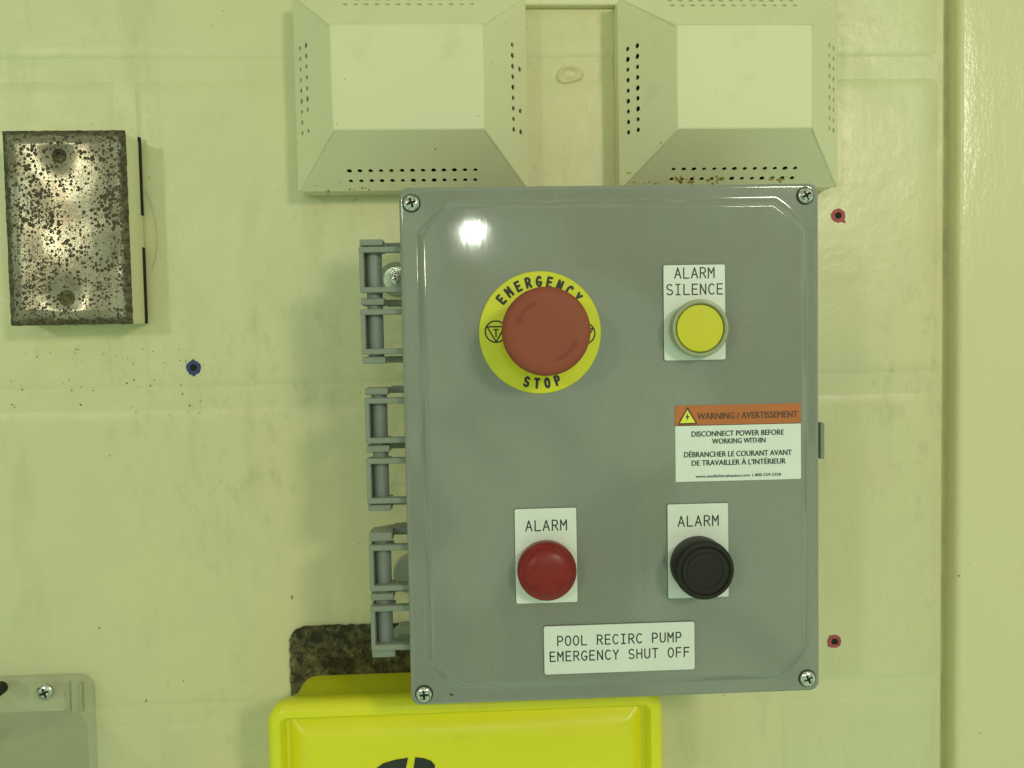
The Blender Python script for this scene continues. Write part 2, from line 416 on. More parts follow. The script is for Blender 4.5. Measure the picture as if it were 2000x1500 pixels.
# ------------------------------------------------------------------ wall of painted blocks
wall = bpy.data.objects.new('wall', None); COL.objects.link(wall)
tag(wall, 'cream painted concrete block wall with faint shallow joints', None, None, 'structure')
XG = W(1840, 750, 0)[0]
bm = bmesh.new(); loft(bm, [rring(-1.0, XG, -.75, .75, .001, -.05, 1), rring(-1.0, XG, -.75, .75, .001, -.0006, 1)], True, True)
link('mortar', bm_mesh(bm, 'mortar'), 'mortar', wall)
BW, BH, JT = .397, .1985, .0085
_, zj = W(150, 781, 0)         # a bed joint
_, zj2 = W(300, 137, 0)
PZ = (zj2-zj)                  # course height from the photo
PX = .406
xv, _ = W(252, 450, 0)         # head joint above that bed joint
def rough_block():
    bw, bh = PX-JT, PZ-JT
    bm = bmesh.new(); nx, nz = 44, 22; g = []
    for j in range(nz+1):
        row = []
        for i in range(nx+1):
            # denser towards the edges
            u = i/nx; v = j/nz
            e = lambda t: (t-.5)*2
            f = lambda t: .5+.5*math.copysign(1-(1-abs(e(t)))**1.7, e(t))
            x = (f(u)-.5)*bw; z = (f(v)-.5)*bh
            d = min(bw/2-abs(x), bh/2-abs(z))
            k = max(0, 1-d/.0065)
            x += .0004*noise.noise(Vector((z*60, 1, x*30))) ; z += .0006*noise.noise(Vector((x*55, 5, z*20)))
            row.append(bm.verts.new((x, (.0019*k**2.2)-.0001, z)))
        g.append(row)
    for j in range(nz):
        for i in range(nx): bm.faces.new((g[j][i], g[j][i+1], g[j+1][i+1], g[j+1][i]))
    return bm_mesh(bm, 'block', False)
bme = rough_block(); bme.materials.append(M['wall']); bme.polygons.foreach_set('use_smooth', [True]*len(bme.polygons))
for r in range(-3, 4):
    zc = zj + (r+.5)*PZ
    for c in range(-2, 3):
        xc = xv + (c+.5)*PX + (PX/2 if r % 2 else 0)
        if xc-PX/2 < -.95 or xc+PX/2 > .75 or abs(zc) > .6: continue
        if xc-PX/2 > XG-.01: continue
        me_ = bme
        if xc+PX/2 > XG:
            bb = bmesh.new(); bb.from_mesh(bme)
            bmesh.ops.bisect_plane(bb, geom=bb.verts[:]+bb.edges[:]+bb.faces[:], plane_co=(XG-.0005-xc, 0, 0), plane_no=(1, 0, 0), clear_outer=True)
            for v in bb.verts:
                d_ = XG-.0005-xc-v.co.x
                if d_ < .003: v.co.y += .0014*(1-d_/.003)**2
            me_ = bpy.data.meshes.new('block'); bb.to_mesh(me_); bb.free(); me_.materials.append(M['wall'])
        o = bpy.data.objects.new('block', me_); COL.objects.link(o); o.parent = wall; o.location = (xc, 0, zc)

# ------------------------------------------------------------------ projecting pillar at the right
xp, _ = W(1868, 750, .009)
bm = bmesh.new()
PHT = .0105
ys = [(.009, 0), (-PHT+.0042, 0)] + [(-PHT+.0042-.0042*math.sin(a), .0042*(1-math.cos(a))) for a in [PI/2*i/8 for i in range(1, 9)]] + [(-PHT, .02), (-PHT, .45)]
nz = 90; rows = []
for k in range(nz+1):
    z = -.75+1.5*k/nz; wob = .0006*noise.noise(Vector((0, 3, z*22)))+.0004*noise.noise(Vector((0, 7, z*60)))
    rows.append([bm.verts.new((xp+x+(wob if x < .01 else 0), y, z)) for y, x in ys])
for a, b in zip(rows, rows[1:]):
    for i in range(len(ys)-1): bm.faces.new((a[i], a[i+1], b[i+1], b[i]))
pil = link('pillar', bm_mesh(bm, 'pillar'), 'pillar')
tag(pil, 'smooth glossy cream painted strip of wall standing proud at the right edge', None, None, 'structure')

# recessed sealant joint between blocks and pillar
bm = bmesh.new(); rows = []
for k in range(121):
    z = -.75+1.5*k/120; rows.append([bm.verts.new((XG-.002+(xp-XG+.006)*t, .0016+.0012*math.sin(PI*t)+.0006*noise.noise(Vector((t*3, 2, z*40))), z)) for t in (0, .2, .4, .6, .8, 1)])
for a, b in zip(rows, rows[1:]):
    for i in range(5): bm.faces.new((a[i], a[i+1], b[i+1], b[i]))
o = link('wall_joint', bm_mesh(bm, 'wall_joint'), 'joint')
tag(o, 'recessed shadowy joint running up between the blocks and the smooth strip', None, None, 'structure')

# ------------------------------------------------------------------ perforated pyramid covers
def pyramid_cover(xc, zc, skip, label, stains, wout, win):
    t = empty('vent_cover', xc, zc, 0, label, 'vent cover', 'perforated pyramid covers along the top of the wall')
    wo, ho = wout/2, .1165/2; wi, hi = win/2, .0590/2; r, c = .018, .050
    # rim: thin folded walls
    bm = bmesh.new()
    for (a, b) in (((0, .0012), (0, 0)),):
        pass
    loft(bm, [rring(xc-wo, xc+wo, zc-ho, zc+ho, .003, .0003, 4), rring(xc-wo, xc+wo, zc-ho, zc+ho, .003, r-.0012, 4),
              rring(xc-wo+.0012, xc+wo-.0012, zc-ho+.0012, zc+ho-.0012, .0025, r, 4),
              rring(xc-wo+.003, xc+wo-.003, zc-ho+.003, zc+ho-.003, .0015, r+.0005, 4)], False, False)
    link('rim', bm_mesh(bm, 'rim'), 'enamel', t)
    bm = bmesh.new(); slab(bm, xc-wo+.004, xc+wo-.004, zc-ho+.004, zc+ho-.004, .0005, .012, .001)
    link('backing', bm_mesh(bm, 'backing'), 'inside', t)  # near-black slab gives the unlit interior its darkness by colour
    slab_obj('front_panel', 'enamel', t, xc-wi-.0004, xc+wi+.0004, zc-hi-.0004, zc+hi+.0004, c-.0010, c+.0004, r=.0012, bev=.0008)
    # four sloped panels with real holes
    for side in ('bottom', 'right', 'top', 'left'):
        if side in ('bottom', 'top'): eo, ei, run, cnt = wo-.0002, wi+.0001, ho-hi, 13
        else: eo, ei, run, cnt = ho-.0002, hi+.0001, wo-wi, 9
        rise = c-r; sl = math.hypot(run, rise)
        loops = [[(-eo, 0.0001), (eo, 0.0001), (ei, sl+.0001), (-ei, sl+.0001)]]
        for row, v in enumerate((.17, .34)):
            for i in range(cnt):
                if (side, row, i) in skip: continue
                u = (i-(cnt-1)/2)*.00625 + random.uniform(-.0001, .0001)
                rad = .00155*random.uniform(.85, 1.08)
                loops.append([(u+rad*math.cos(-2*PI*k/12), v*sl+rad*math.sin(-2*PI*k/12)) for k in range(12)])
        me = plate2d(loops, .0011)
        # local: x=u along the edge, y=v up the slope, z=outward normal
        if side == 'bottom': ex, dz0, tx = Vector((1, 0, 0)), Vector((0, 0, 1)), (xc, zc-ho)
        if side == 'top': ex, dz0, tx = Vector((-1, 0, 0)), Vector((0, 0, -1)), (xc, zc+ho)
        if side == 'right': ex, dz0, tx = Vector((0, 0, 1)), Vector((-1, 0, 0)), (xc+wo, zc)
        if side == 'left': ex, dz0, tx = Vector((0, 0, -1)), Vector((1, 0, 0)), (xc-wo, zc)
        ey = (dz0*run + Vector((0, -1, 0))*rise).normalized(); ez = ex.cross(ey)
        mm = Matrix(((ex.x, ey.x, ez.x, tx[0]), (ex.y, ey.y, ez.y, -r), (ex.z, ey.z, ez.z, tx[1]), (0, 0, 0, 1)))
        me.transform(mm); link('sloped_panel', me, 'enamel', t, smooth=False)
    # painted-over folded seams at the four corners
    for sx_ in (-1, 1):
        for sz_ in (-1, 1):
            A_ = Vector((xc+sx_*(wo-.0006), -(r+.0001), zc+sz_*(ho-.0006))); B_ = Vector((xc+sx_*wi, -(c-.0002), zc+sz_*hi))
            dv = (B_-A_).normalized(); u_ = dv.cross(Vector((0, 1, 0))).normalized(); v_ = dv.cross(u_)
            bm = bmesh.new(); loft(bm, [[tuple(P_+u_*(.0011*math.cos(q_))+v_*(.0011*math.sin(q_))) for q_ in [2*PI*k_/10 for k_ in range(10)]] for P_ in (A_, A_.lerp(B_, .5), B_)])
            link('seam', bm_mesh(bm, 'seam'), 'enamel', t)
    # rust runs and grime where the folds meet
    bm = bmesh.new(); zb0 = zc-ho
    def on_panel(x, z, lift):
        e = min(z-zb0, (x-(xc-wo))*(ho-hi)/(wo-wi), ((xc+wo)-x)*(ho-hi)/(wo-wi))
        return r+.00075+lift+max(-.0012, min(c-r, e*(c-r)/(ho-hi)))
    for (px, py, h, sx, sz) in stains:
        x, z = W(px, py, h)
        for _ in range(9 if sx > .0015 else 2):
            a = x+random.gauss(0, sx*.45); b = z+random.gauss(0, sz*.4); rr = random.uniform(.25, .6)*min(sx, sz)
            lift = random.uniform(0, .0001)
            ring = [(a+rr*random.uniform(.6, 1.3)*math.cos(2*PI*k/9)*min(1.6, sx/sz), b+rr*random.uniform(.6, 1.3)*math.sin(2*PI*k/9)) for k in range(9)]
            cc = bm.verts.new((a, -on_panel(a, b, lift+.00015), b)); vs = [bm.verts.new((p, -on_panel(p, q, lift-.00008), q)) for p, q in ring]
            for k in range(9): bm.faces.new((cc, vs[k], vs[(k+1) % 9]))
    if stains: link('rust_stain', bm_mesh(bm, 'rust_stain'), 'stain', t)['kind'] = 'stuff'
    return t
x1, z1 = W(809, 371, .018); _, ztop = W(1028, 0, .018)
skipA = {('right', 0, i) for i in ()} | {('right', 0, 8), ('right', 0, 7), ('right', 0, 5), ('right', 0, 4), ('right', 0, 3), ('right', 0, 1), ('left', 1, 7), ('top', 0, 1), ('top', 0, 0)}
# the left cover's right side lost most holes of its outer row under paint
skipA = {('right', 0, 8), ('right', 0, 7), ('right', 0, 5), ('right', 0, 4), ('right', 0, 3), ('right', 0, 1), ('left', 1, 7), ('top', 0, 12), ('top', 0, 7)}
pyramid_cover(x1, z1+.1165/2, skipA, 'cream pyramid vent cover above the hinges, left of the two, some holes painted shut',
              [(708, 369, .0186, .006, .0014), (640, 372, .0186, .002, .001)], .1395, .0865)
x2, z2 = W(1424, 367, .018)
pyramid_cover(x2, z2+.1165/2, set(), 'cream pyramid vent cover right of its twin with ochre rust blots along its bottom edge',
              [(1322, 353, .0218, .0030, .0024), (1352, 354, .0218, .007, .0026), (1398, 352, .0218, .007, .0026), (1519, 352, .0218, .005, .0020), (1235, 358, .0200, .009, .0011), (1260, 359, .0200, .008, .0011), (1290, 358, .0200, .006, .0009),
               (1310, 262, .046, .0009, .0008), (1302, 270, .044, .0009, .0009), (1291, 279, .042, .0013, .0013), (1284, 287, .040, .0012, .0011), (1276, 293, .038, .0008, .0008), (1268, 306, .034, .0008, .0007), (1258, 312, .032, .0009, .0007), (1247, 322, .028, .0007, .0007), (1228, 339, .023, .0017, .0013)], .1365, .0795)

# bar between the two covers at the top
xa, za = W(1032, 10, .0055); xb, _ = W(1208, 11, .012)
o = slab_obj('wall_trunking', 'enamel', None, xa-.03, xb+.03, za, za+.05, .0004, .0055, r=.001, bev=.001)
tag(o, 'painted flat trunking running between the two pyramid vent covers', 'trunking')

# painted-over anchor
xq, zq = W(1112, 146, 0)
bm = bmesh.new(); lathe(bm, xq, zq, [(.0078, -.0003), (.0072, .0007), (.0060, .0012), (.0047, .0006), (.0038, -.0001), (.0030, .0004), (.0012, .0007)], 28)
for v in bm.verts:
    a = math.atan2(v.co.z-zq, v.co.x-xq); k = 1+.13*math.sin(2*a+1)+.07*math.sin(3*a+2); v.co.x = xq+(v.co.x-xq)*k; v.co.z = zq+(v.co.z-zq)*k*.85
o = link('painted_anchor', bm_mesh(bm, 'painted_anchor'), 'wall')
tag(o, 'round anchor painted over in cream on the wall between the vent covers', 'wall anchor')

# ------------------------------------------------------------------ junction box with speckled steel cover
H = .027
ax, az = W(4, 256, H); bx, bz = W(251, 634, H)
cxm = (W(4, 256, H)[0]+W(22, 636, H)[0])/2; ex_ = (W(243, 254, H)[0]+W(259, 631, H)[0])/2
z_top = (W(4, 256, H)[1]+W(243, 254, H)[1])/2; z_bot = (W(22, 637, H)[1]+W(259, 632, H)[1])/2
jb = empty('junction_box', (cxm+ex_)/2, (z_top+z_bot)/2, 0, 'small cream wall box with a dark speckled rusty steel cover at the far left', 'junction box')
bm = bmesh.new()
slab(bm, cxm+.0006, ex_-.0006, z_bot+.0006, z_top-.0006, .0022, H-.0016, r=.0015, bev=.0003)
link('body', bm_mesh(bm, 'body'), 'enamel', jb)
slab_obj('back_flange', 'enamel', jb, cxm+.002, ex_-.002, z_bot+.002, z_top-.002, .0002, .0024, r=.001, bev=.0002)
# solid near-black strips put seam shade along the right side's back edge
for (pa, pb) in ((269, 421), (484, 632)):
    zt = W(272, pa, .003)[1]; zb = W(290, pb, .003)[1]
    slab_obj('seam', 'inside', jb, ex_-.001, ex_+.0002, zb, zt, .0024, .0052, r=.0001, bev=.00005, n=1)
# cover: pressed sheet, dished round its two screws
wd, ht = ex_-cxm, z_top-z_bot
sA = W(118, 305, H+.001); sB = W(133, 583, H+.001)
bm = bmesh.new(); nx, nz = 70, 110; g = []
def cover_h(x, z):
    d = min(x-cxm, ex_-x, z-z_bot, z_top-z)
    h = H + .0016*min(1, (d/.0042))**.8
    for (sx, sz), am in ((sA, .0017), (sB, .0015)):
        q = math.hypot((x-sx), (z-sz)); h -= am*math.exp(-(q/.0085)**2)
    dz_ = z-(z_top+z_bot)/2; xr_ = cxm+wd*.40+.006*math.sin(dz_*62+.6)
    h += (.0014-1.15*(x-xr_)**2+.42*dz_*dz_)*min(1, d/.008)
    h += .0005*noise.noise(Vector((x*45, 2, z*45)))*min(1, d/.006)
    return h
for j in range(nz+1):
    row = []
    for i in range(nx+1):
        x = cxm+wd*i/nx; z = z_bot+ht*j/nz
        e = .00035*noise.noise(Vector((x*300, 0, z*300)))
        xx = x+(e if i in (0, nx) else 0); zz = z+(e if j in (0, nz) else 0)
        row.append(bm.verts.new((xx, -cover_h(x, z), zz)))
    g.append(row)
for j in range(nz):
    for i in range(nx):
        f = bm.faces.new((g[j][i], g[j][i+1], g[j+1][i+1], g[j+1][i]))
edge = [g[0][i] for i in range(nx+1)]+[g[j][nx] for j in range(1, nz+1)]+[g[nz][i] for i in range(nx-1, -1, -1)]+[g[j][0] for j in range(nz-1, 0, -1)]
low = [bm.verts.new((v.co.x, -(H-.0014), v.co.z)) for v in edge]
for i in range(len(edge)):
    f = bm.faces.new((edge[i], low[i], low[(i+1) % len(edge)], edge[(i+1) % len(edge)])); f.material_index = 1
me = bm_mesh(bm, 'cover_plate'); ra = me.attributes.new('rim', 'FLOAT', 'POINT')
for v in me.vertices:
    x, z = v.co.x, v.co.z; ra.data[v.index].value = max(0, min(1, 1-min(x-cxm, ex_-x, z-z_bot, z_top-z)/.0074))
cv = link('cover_plate', me, ['speckled', 'rim'], jb)
for (sx, sz), r in ((sA, .0043), (sB, .0049)):
    hh = cover_h(sx, sz)
    lathe_obj('screw', 'corroded', jb, sx, sz, [(r, hh-.001), (r, hh+.0004), (r*.8, hh+.0009), (r*.45, hh+.0010), (r*.35, hh+.0002), (.0002, hh+.0002)], 20, label='dark rusted cover screw')
# fine pale strand curling off the wall beside it
pts = [(283, 372), (290, 385), (297, 405), (303, 430), (307, 460), (306, 490), (302, 510), (297, 525)]
cu = bpy.data.curves.new('c', 'CURVE'); cu.dimensions = '3D'; cu.bevel_depth = .00014
sp_ = cu.splines.new('POLY'); sp_.points.add(len(pts)-1)
for k, (p, q) in enumerate(zip(sp_.points, pts)):
    hx = .0008+.002*math.sin(PI*k/7); x, z = W(q[0], q[1], hx); p.co = (x, -hx, z, 1)
o = link('loose_thread', eval_mesh(bpy.data.objects.new('c', cu)), 'bezel')
tag(o, 'thin pale thread curling on the wall just right of the speckled box', 'thread')

# ------------------------------------------------------------------ corroded plate behind the yellow cover
x0, zt = W(564, 1226, .003); x3, _ = W(900, 1226, .003)
bm = bmesh.new()
def ragged(ring, amp, f):
    return [(x+amp*noise.noise(Vector((x*f, 1, z*f))), y, z+amp*noise.noise(Vector((x*f, 9, z*f)))) for x, y, z in ring]
def dense(ring, n=6):
    out = []
    for i in range(len(ring)):
        a = Vector(ring[i]); b = Vector(ring[(i+1) % len(ring)])
        k = max(1, min(120, int((b-a).length/.0012)))
        out += [tuple(a.lerp(b, j/k)) for j in range(k)]
    return out
base = dense(rring(x0, x3, zt-.085, zt, .0105, 0, 8))
def at_h(ring, h, s=1.0):
    cx_, cz_ = (x0+x3)/2, zt-.0425
    return ragged([(cx_+(x-cx_)*s, -h, cz_+(z-cz_)*s) for x, y, z in ring], .0008, 400)
loft(bm, [at_h(base, .0003), at_h(base, .0026), at_h(base, .0032, .992)])
o = link('metal_plate', bm_mesh(bm, 'metal_plate'), 'corroded')
tag(o, 'dark brown corroded metal plate on the wall behind the yellow cover', 'plate')

# ------------------------------------------------------------------ yellow cover
YH = .062
yx0 = (W(519, 1420, YH)[0]); yx1 = W(1297, 1405, YH)[0]; yzt = W(700, 1372, YH)[1]; yzb = yzt-.15
yc = empty('yellow_cover', (yx0+yx1)/2, (yzt+yzb)/2, 0, 'bright yellow moulded plastic cover box below the grey control box', 'cover box')
bm = bmesh.new(); rn = 8; R_ = .012
bi = .0075  # side draft towards the wall
rings = [rring(yx0+bi, yx1-bi, yzb+bi, yzt-.006, R_, .0035, rn),
         rring(yx0+bi, yx1-bi*.6, yzb+bi, yzt-.006, R_, .022, rn),
         rring(yx0+.003, yx1-.003, yzb+.003, yzt-.0015, R_, YH-.016, rn),
         rring(yx0, yx1, yzb, yzt, R_, YH-.012, rn),
         rring(yx0, yx1, yzb, yzt, R_, YH-.006, rn)]
for k in range(1, 7):
    a = PI/2*k/6; e = .006*(1-math.cos(a)); rings.append(rring(yx0+e, yx1-e, yzb+e, yzt-e, R_-e, YH-.006+.006*math.sin(a), rn))
for e, hh in ((.0076, YH), (.0084, YH-.0008), (.0092, YH-.0040), (.0099, YH-.0085), (.0118, YH-.0092), (.0142, YH-.0078), (.0170, YH-.0058), (.0205, YH-.0043), (.0260, YH-.0032)):
    rings.append(rring(yx0+e, yx1-e, yzb+e, yzt-e, max(.003, R_-e), hh, rn))
loft(bm, rings)
link('shell', bm_mesh(bm, 'shell'), 'yellow', yc)
# black symbol print, running out of view below
ph = YH-.0032+.00025
def poly_print(name, pts, h, mat, parent, thick=.0003):
    me = plate2d([[W(px, py, h) for px, py in pts]], thick); 
    me.transform(Matrix(((1, 0, 0, 0), (0, 0, -1, -h), (0, 1, 0, 0), (0, 0, 0, 1)))); return link(name, me, mat, parent, smooth=False)
poly_print('black_symbol', [(733, 1502), (748, 1491), (772, 1484), (797, 1480), (792, 1504), (786, 1540), (770, 1560), (735, 1560), (722, 1530)], ph, 'ink', yc)
poly_print('black_symbol', [(811, 1479), (828, 1481), (842, 1486), (849, 1494), (850, 1504), (846, 1540), (840, 1560), (800, 1560), (806, 1510)], ph, 'ink', yc)

# ------------------------------------------------------------------ clear cover, lower left
fx1, fzt = W(174, 1322, .008); fx0 = fx1-.16
cc = empty('clear_cover', fx1-.08, fzt-.08, 0, 'see-through smoky plastic cover in the bottom left corner with one bright screw', 'cover')
bm = bmesh.new()
zf = W(90, 1388, .008)[1]
loft(bm, [rring(fx0, fx1, fzt-.2, fzt, .010, .0004, 8), rring(fx0, fx1, fzt-.2, fzt, .010, .0072, 8), rring(fx0+.001, fx1-.001, fzt-.199, fzt-.001, .0095, .0082, 8)], False, True)
link('flange', bm_mesh(bm, 'flange'), 'clear', cc)
bm = bmesh.new()
q0, q1 = fx0+.004, fx1-.002
rr = [rring(q0, q1, fzt-.19, zf, .012, .0084, 8), rring(q0+.003, q1-.002, fzt-.19, zf-.001, .018, .050, 8), rring(q0+.006, q1-.005, fzt-.187, zf-.003, .020, .100, 8), rring(q0+.010, q1-.010, fzt-.183, zf-.008, .022, .112, 8), rring(q0+.020, q1-.020, fzt-.175, zf-.018, .020, .118, 8)]
loft(bm, rr, False, True)
link('dome', bm_mesh(bm, 'dome'), 'clear', cc)
for px in (136, 160):
    xr, zr = W(px, 1330, .008); _, zr2 = W(px, 1388, .008)
    slab_obj('rib', 'bezel', cc, xr-.0009, xr+.0009, zr2, zr, .0084, .0105, r=.0004, bev=.0003)

# ------------------------------------------------------------------ screws (shared mesh)
def screw_head():
    bm = bmesh.new(); nr, na = 16, 56; R = 1.0
    def hgt(x, y):
        r = math.hypot(x, y); h = .46*math.sqrt(max(0, 1-(r*.93)**2))
        a = min(abs(x), abs(y)); b = max(abs(x), abs(y))
        wid = .15*(1-.35*b)
        if b < .60 and a < wid: h -= .34*min(1, (wid-a)/.05)*min(1, (.60-b)/.07)
        return h
    g = []
    c = bm.verts.new((0, 0, hgt(0, 0)))
    for j in range(1, nr+1):
        r = R*j/nr; g.append([bm.verts.new((r*math.cos(2*PI*i/na), r*math.sin(2*PI*i/na), hgt(r*math.cos(2*PI*i/na), r*math.sin(2*PI*i/na)))) for i in range(na)])
    g.append([bm.verts.new((R*math.cos(2*PI*i/na), R*math.sin(2*PI*i/na), -.25)) for i in range(na)])
    for i in range(na): bm.faces.new((c, g[0][i], g[0][(i+1) % na]))
    for a, b in zip(g, g[1:]):
        for i in range(na): bm.faces.new((a[i], b[i], b[(i+1) % na], a[(i+1) % na]))
    for f in bm.faces:
        m_ = f.calc_center_median(); x, y = m_.x, m_.y; a = min(abs(x), abs(y)); b = max(abs(x), abs(y))
        if b < .55 and a < .15*(1-.35*b)-.02: f.material_index = 1
    me = bm_mesh(bm, 'screw_head'); me.materials.append(M['steel']); me.materials.append(M['recess'])
    me.polygons.foreach_set('use_smooth', [True]*len(me.polygons)); me.set_sharp_from_angle(angle=math.radians(50)); return me
SH = screw_head()
def screw(parent, x, z, h, r, ang, tilt=0.0, name='screw'):
    o = bpy.data.objects.new(name, SH); COL.objects.link(o); o.parent = parent
    o.matrix_world = Matrix.Identity(4)
    o.location = Vector((x, -h, z))-world_loc(parent)
    o.rotation_euler = (Matrix.Rotation(math.radians(90)+tilt, 3, 'X') @ Matrix.Rotation(math.radians(ang), 3, 'Z')).to_euler(); o.scale = (r, r, r)
    return o
xs, zs = W(85, 1355, .011); screw(cc, xs, zs, .0086, .0050, 20)
xs, zs = W(-2, 1346, .011)
lathe_obj('knob', 'black', cc, xs, zs, [(.0040, .008), (.0042, .020), (.0036, .0225), (.001, .023)], 24)

# ------------------------------------------------------------------ marked drill holes
def marked_hole(px, py, mat, seed, label, group, spur):
    x, z = W(px, py, .0004); rnd = random.Random(seed)
    t = bpy.data.objects.new('marked_hole', None); COL.objects.link(t); t.location = (x, 0, z); t.empty_display_size = .005
    tag(t, label, 'drill hole mark', group)
    N = 40; jit = [1+rnd.uniform(-.06, .06) for _ in range(N)]
    for i in range(N):
        a = 2*PI*i/N
        for sa, amp in spur:
            dd = abs((a-sa+PI) % (2*PI)-PI)
            jit[i] += amp*max(0, 1-dd/.28)
    def ring(r, h, k=1): return [(x+r*(1+(jit[i]-1)*k)*math.cos(2*PI*i/N), -h, z+r*(.95+(jit[i]-1)*k)*math.sin(2*PI*i/N)) for i in range(N)]
    bm = bmesh.new()
    loft(bm, [ring(.0047, .00015), ring(.0045, .0005), ring(.0033, .0009, .5), ring(.0021, .0006, .3)], False, False)
    link('ink_ring', bm_mesh(bm, 'ink_ring'), mat, t)
    lathe_obj('hole', 'inside', t, x, z, [(.0022, .00068), (.0017, .0004), (.0011, .00030), (.0003, .00028)], 16, cap0=False)  # shallow near-black dish; the depth's shade is only its colour
marked_hole(378, 718, 'blue', 3, 'dark blue inked ring round a small hole left of the control box', None, [(1.6, .22), (4.2, .12), (4.7, .25)])
marked_hole(1637, 421, 'red', 5, 'red inked ring with a curled tail beside the upper right screw', 'red marked holes right of the control box', [(5.5, .55)])
marked_hole(1630, 1253, 'red', 9, 'round red inked ring beside the lower right screw', 'red marked holes right of the control box', [(3.8, .25), (2.3, .2)])

# ------------------------------------------------------------------ grey control box
LX0, LX1, LZ0, LZ1 = -0.03541279, 0.18111123, -0.18710449, 0.08052323
LH = .110
cb = empty('control_box', (LX0+LX1)/2, (LZ0+LZ1)/2, 0, 'grey hinged control box with a red emergency stop button, pilot lights and labels', 'control box')
# body
slab_obj('body', 'body', cb, LX0+.0055, LX1-.0055, LZ0+.0055, LZ1-.0055, .006, .0955, r=.006, bev=.001)
# lid
bm = bmesh.new(); n = 7
def inset(l, r_, b, t, rad, h, nn=n):
    R = rring(LX0+l, LX1-r_, LZ0+b, LZ1-t, rad, h, nn)
    if rad < .009: return R
    out = []
    for c_ in range(4):
        seg = R[c_*(nn+1):(c_+1)*(nn+1)]; a_, b_ = Vector(seg[0]), Vector(seg[-1])
        for i_, p_ in enumerate(seg):
            t_ = i_/nn; out.append(tuple(Vector(p_).lerp(a_.lerp(b_, t_), .72)))
    return out
rings = [inset(.0012, .0012, .0012, .0012, .004, .0955), inset(0, 0, 0, 0, .0048, .097), inset(0, 0, 0, 0, .0048, LH-.0022)]
for k in range(1, 6):
    a = PI/2*k/5; e = .0018*(1-math.cos(a)); rings.append(inset(e, e, e, e, .0048, LH-.0022+.0018*math.sin(a)))
pl, pr, pb, pt = .0088, .0066, .0078, .0078
rings.append(inset(.00205, .00205, .00205, .00205, .0048, LH-.0004))
rings.append(inset(pl-.0011, pr-.0011, pb-.0011, pt-.0011, .0168, LH-.0004))
rings.append(inset(pl-.0006, pr-.0006, pb-.0006, pt-.0006, .0165, LH-.0004))
PH = LH+.0026                                      # raised panel height
rings.append(inset(pl, pr, pb, pt, .0163, LH-.0003))
rings.append(inset(pl+.0006, pr+.0006, pb+.0006, pt+.0006, .0160, LH+.0003))
rings.append(inset(pl+.0022, pr+.0022, pb+.0022, pt+.0022, .0153, PH-.0009))
rings.append(inset(pl+.0030, pr+.0030, pb+.0030, pt+.0030, .0150, PH-.0003))
rings.append(inset(pl+.0042, pr+.0042, pb+.0042, pt+.0042, .0145, PH))
loft(bm, rings)
link('lid', bm_mesh(bm, 'lid'), 'lid', cb)
for (px, py, ang) in ((803, 396, 18), (1575, 381, 30), (1579, 1327, 25), (828, 1358, 2)):
    x, z = W(px, py, LH+.0015); 
    lathe_obj('screw_seat', 'recess', cb, x, z, [(.0047, LH-.0006), (.0047, LH-.00022), (.0042, LH-.00018), (.001, LH-.00016)], 32)
    screw(cb, x, z, LH+.0002, .0040, ang)
# latch on the right side
x0, zt = W(1586, 826, .1); x1, zb = W(1610, 896, .1)
bm = bmesh.new(); slab(bm, LX1-.008, x1-.0022, zb+.0012, zt-.0022, .078, .0935, r=.0006, bev=.0004)
la = link('latch', bm_mesh(bm, 'latch'), 'body', cb)
slab_obj('latch_lip', 'hinge', la, x1-.0024, x1, zb, zt, .074, .1005, r=.0004, bev=.0004)

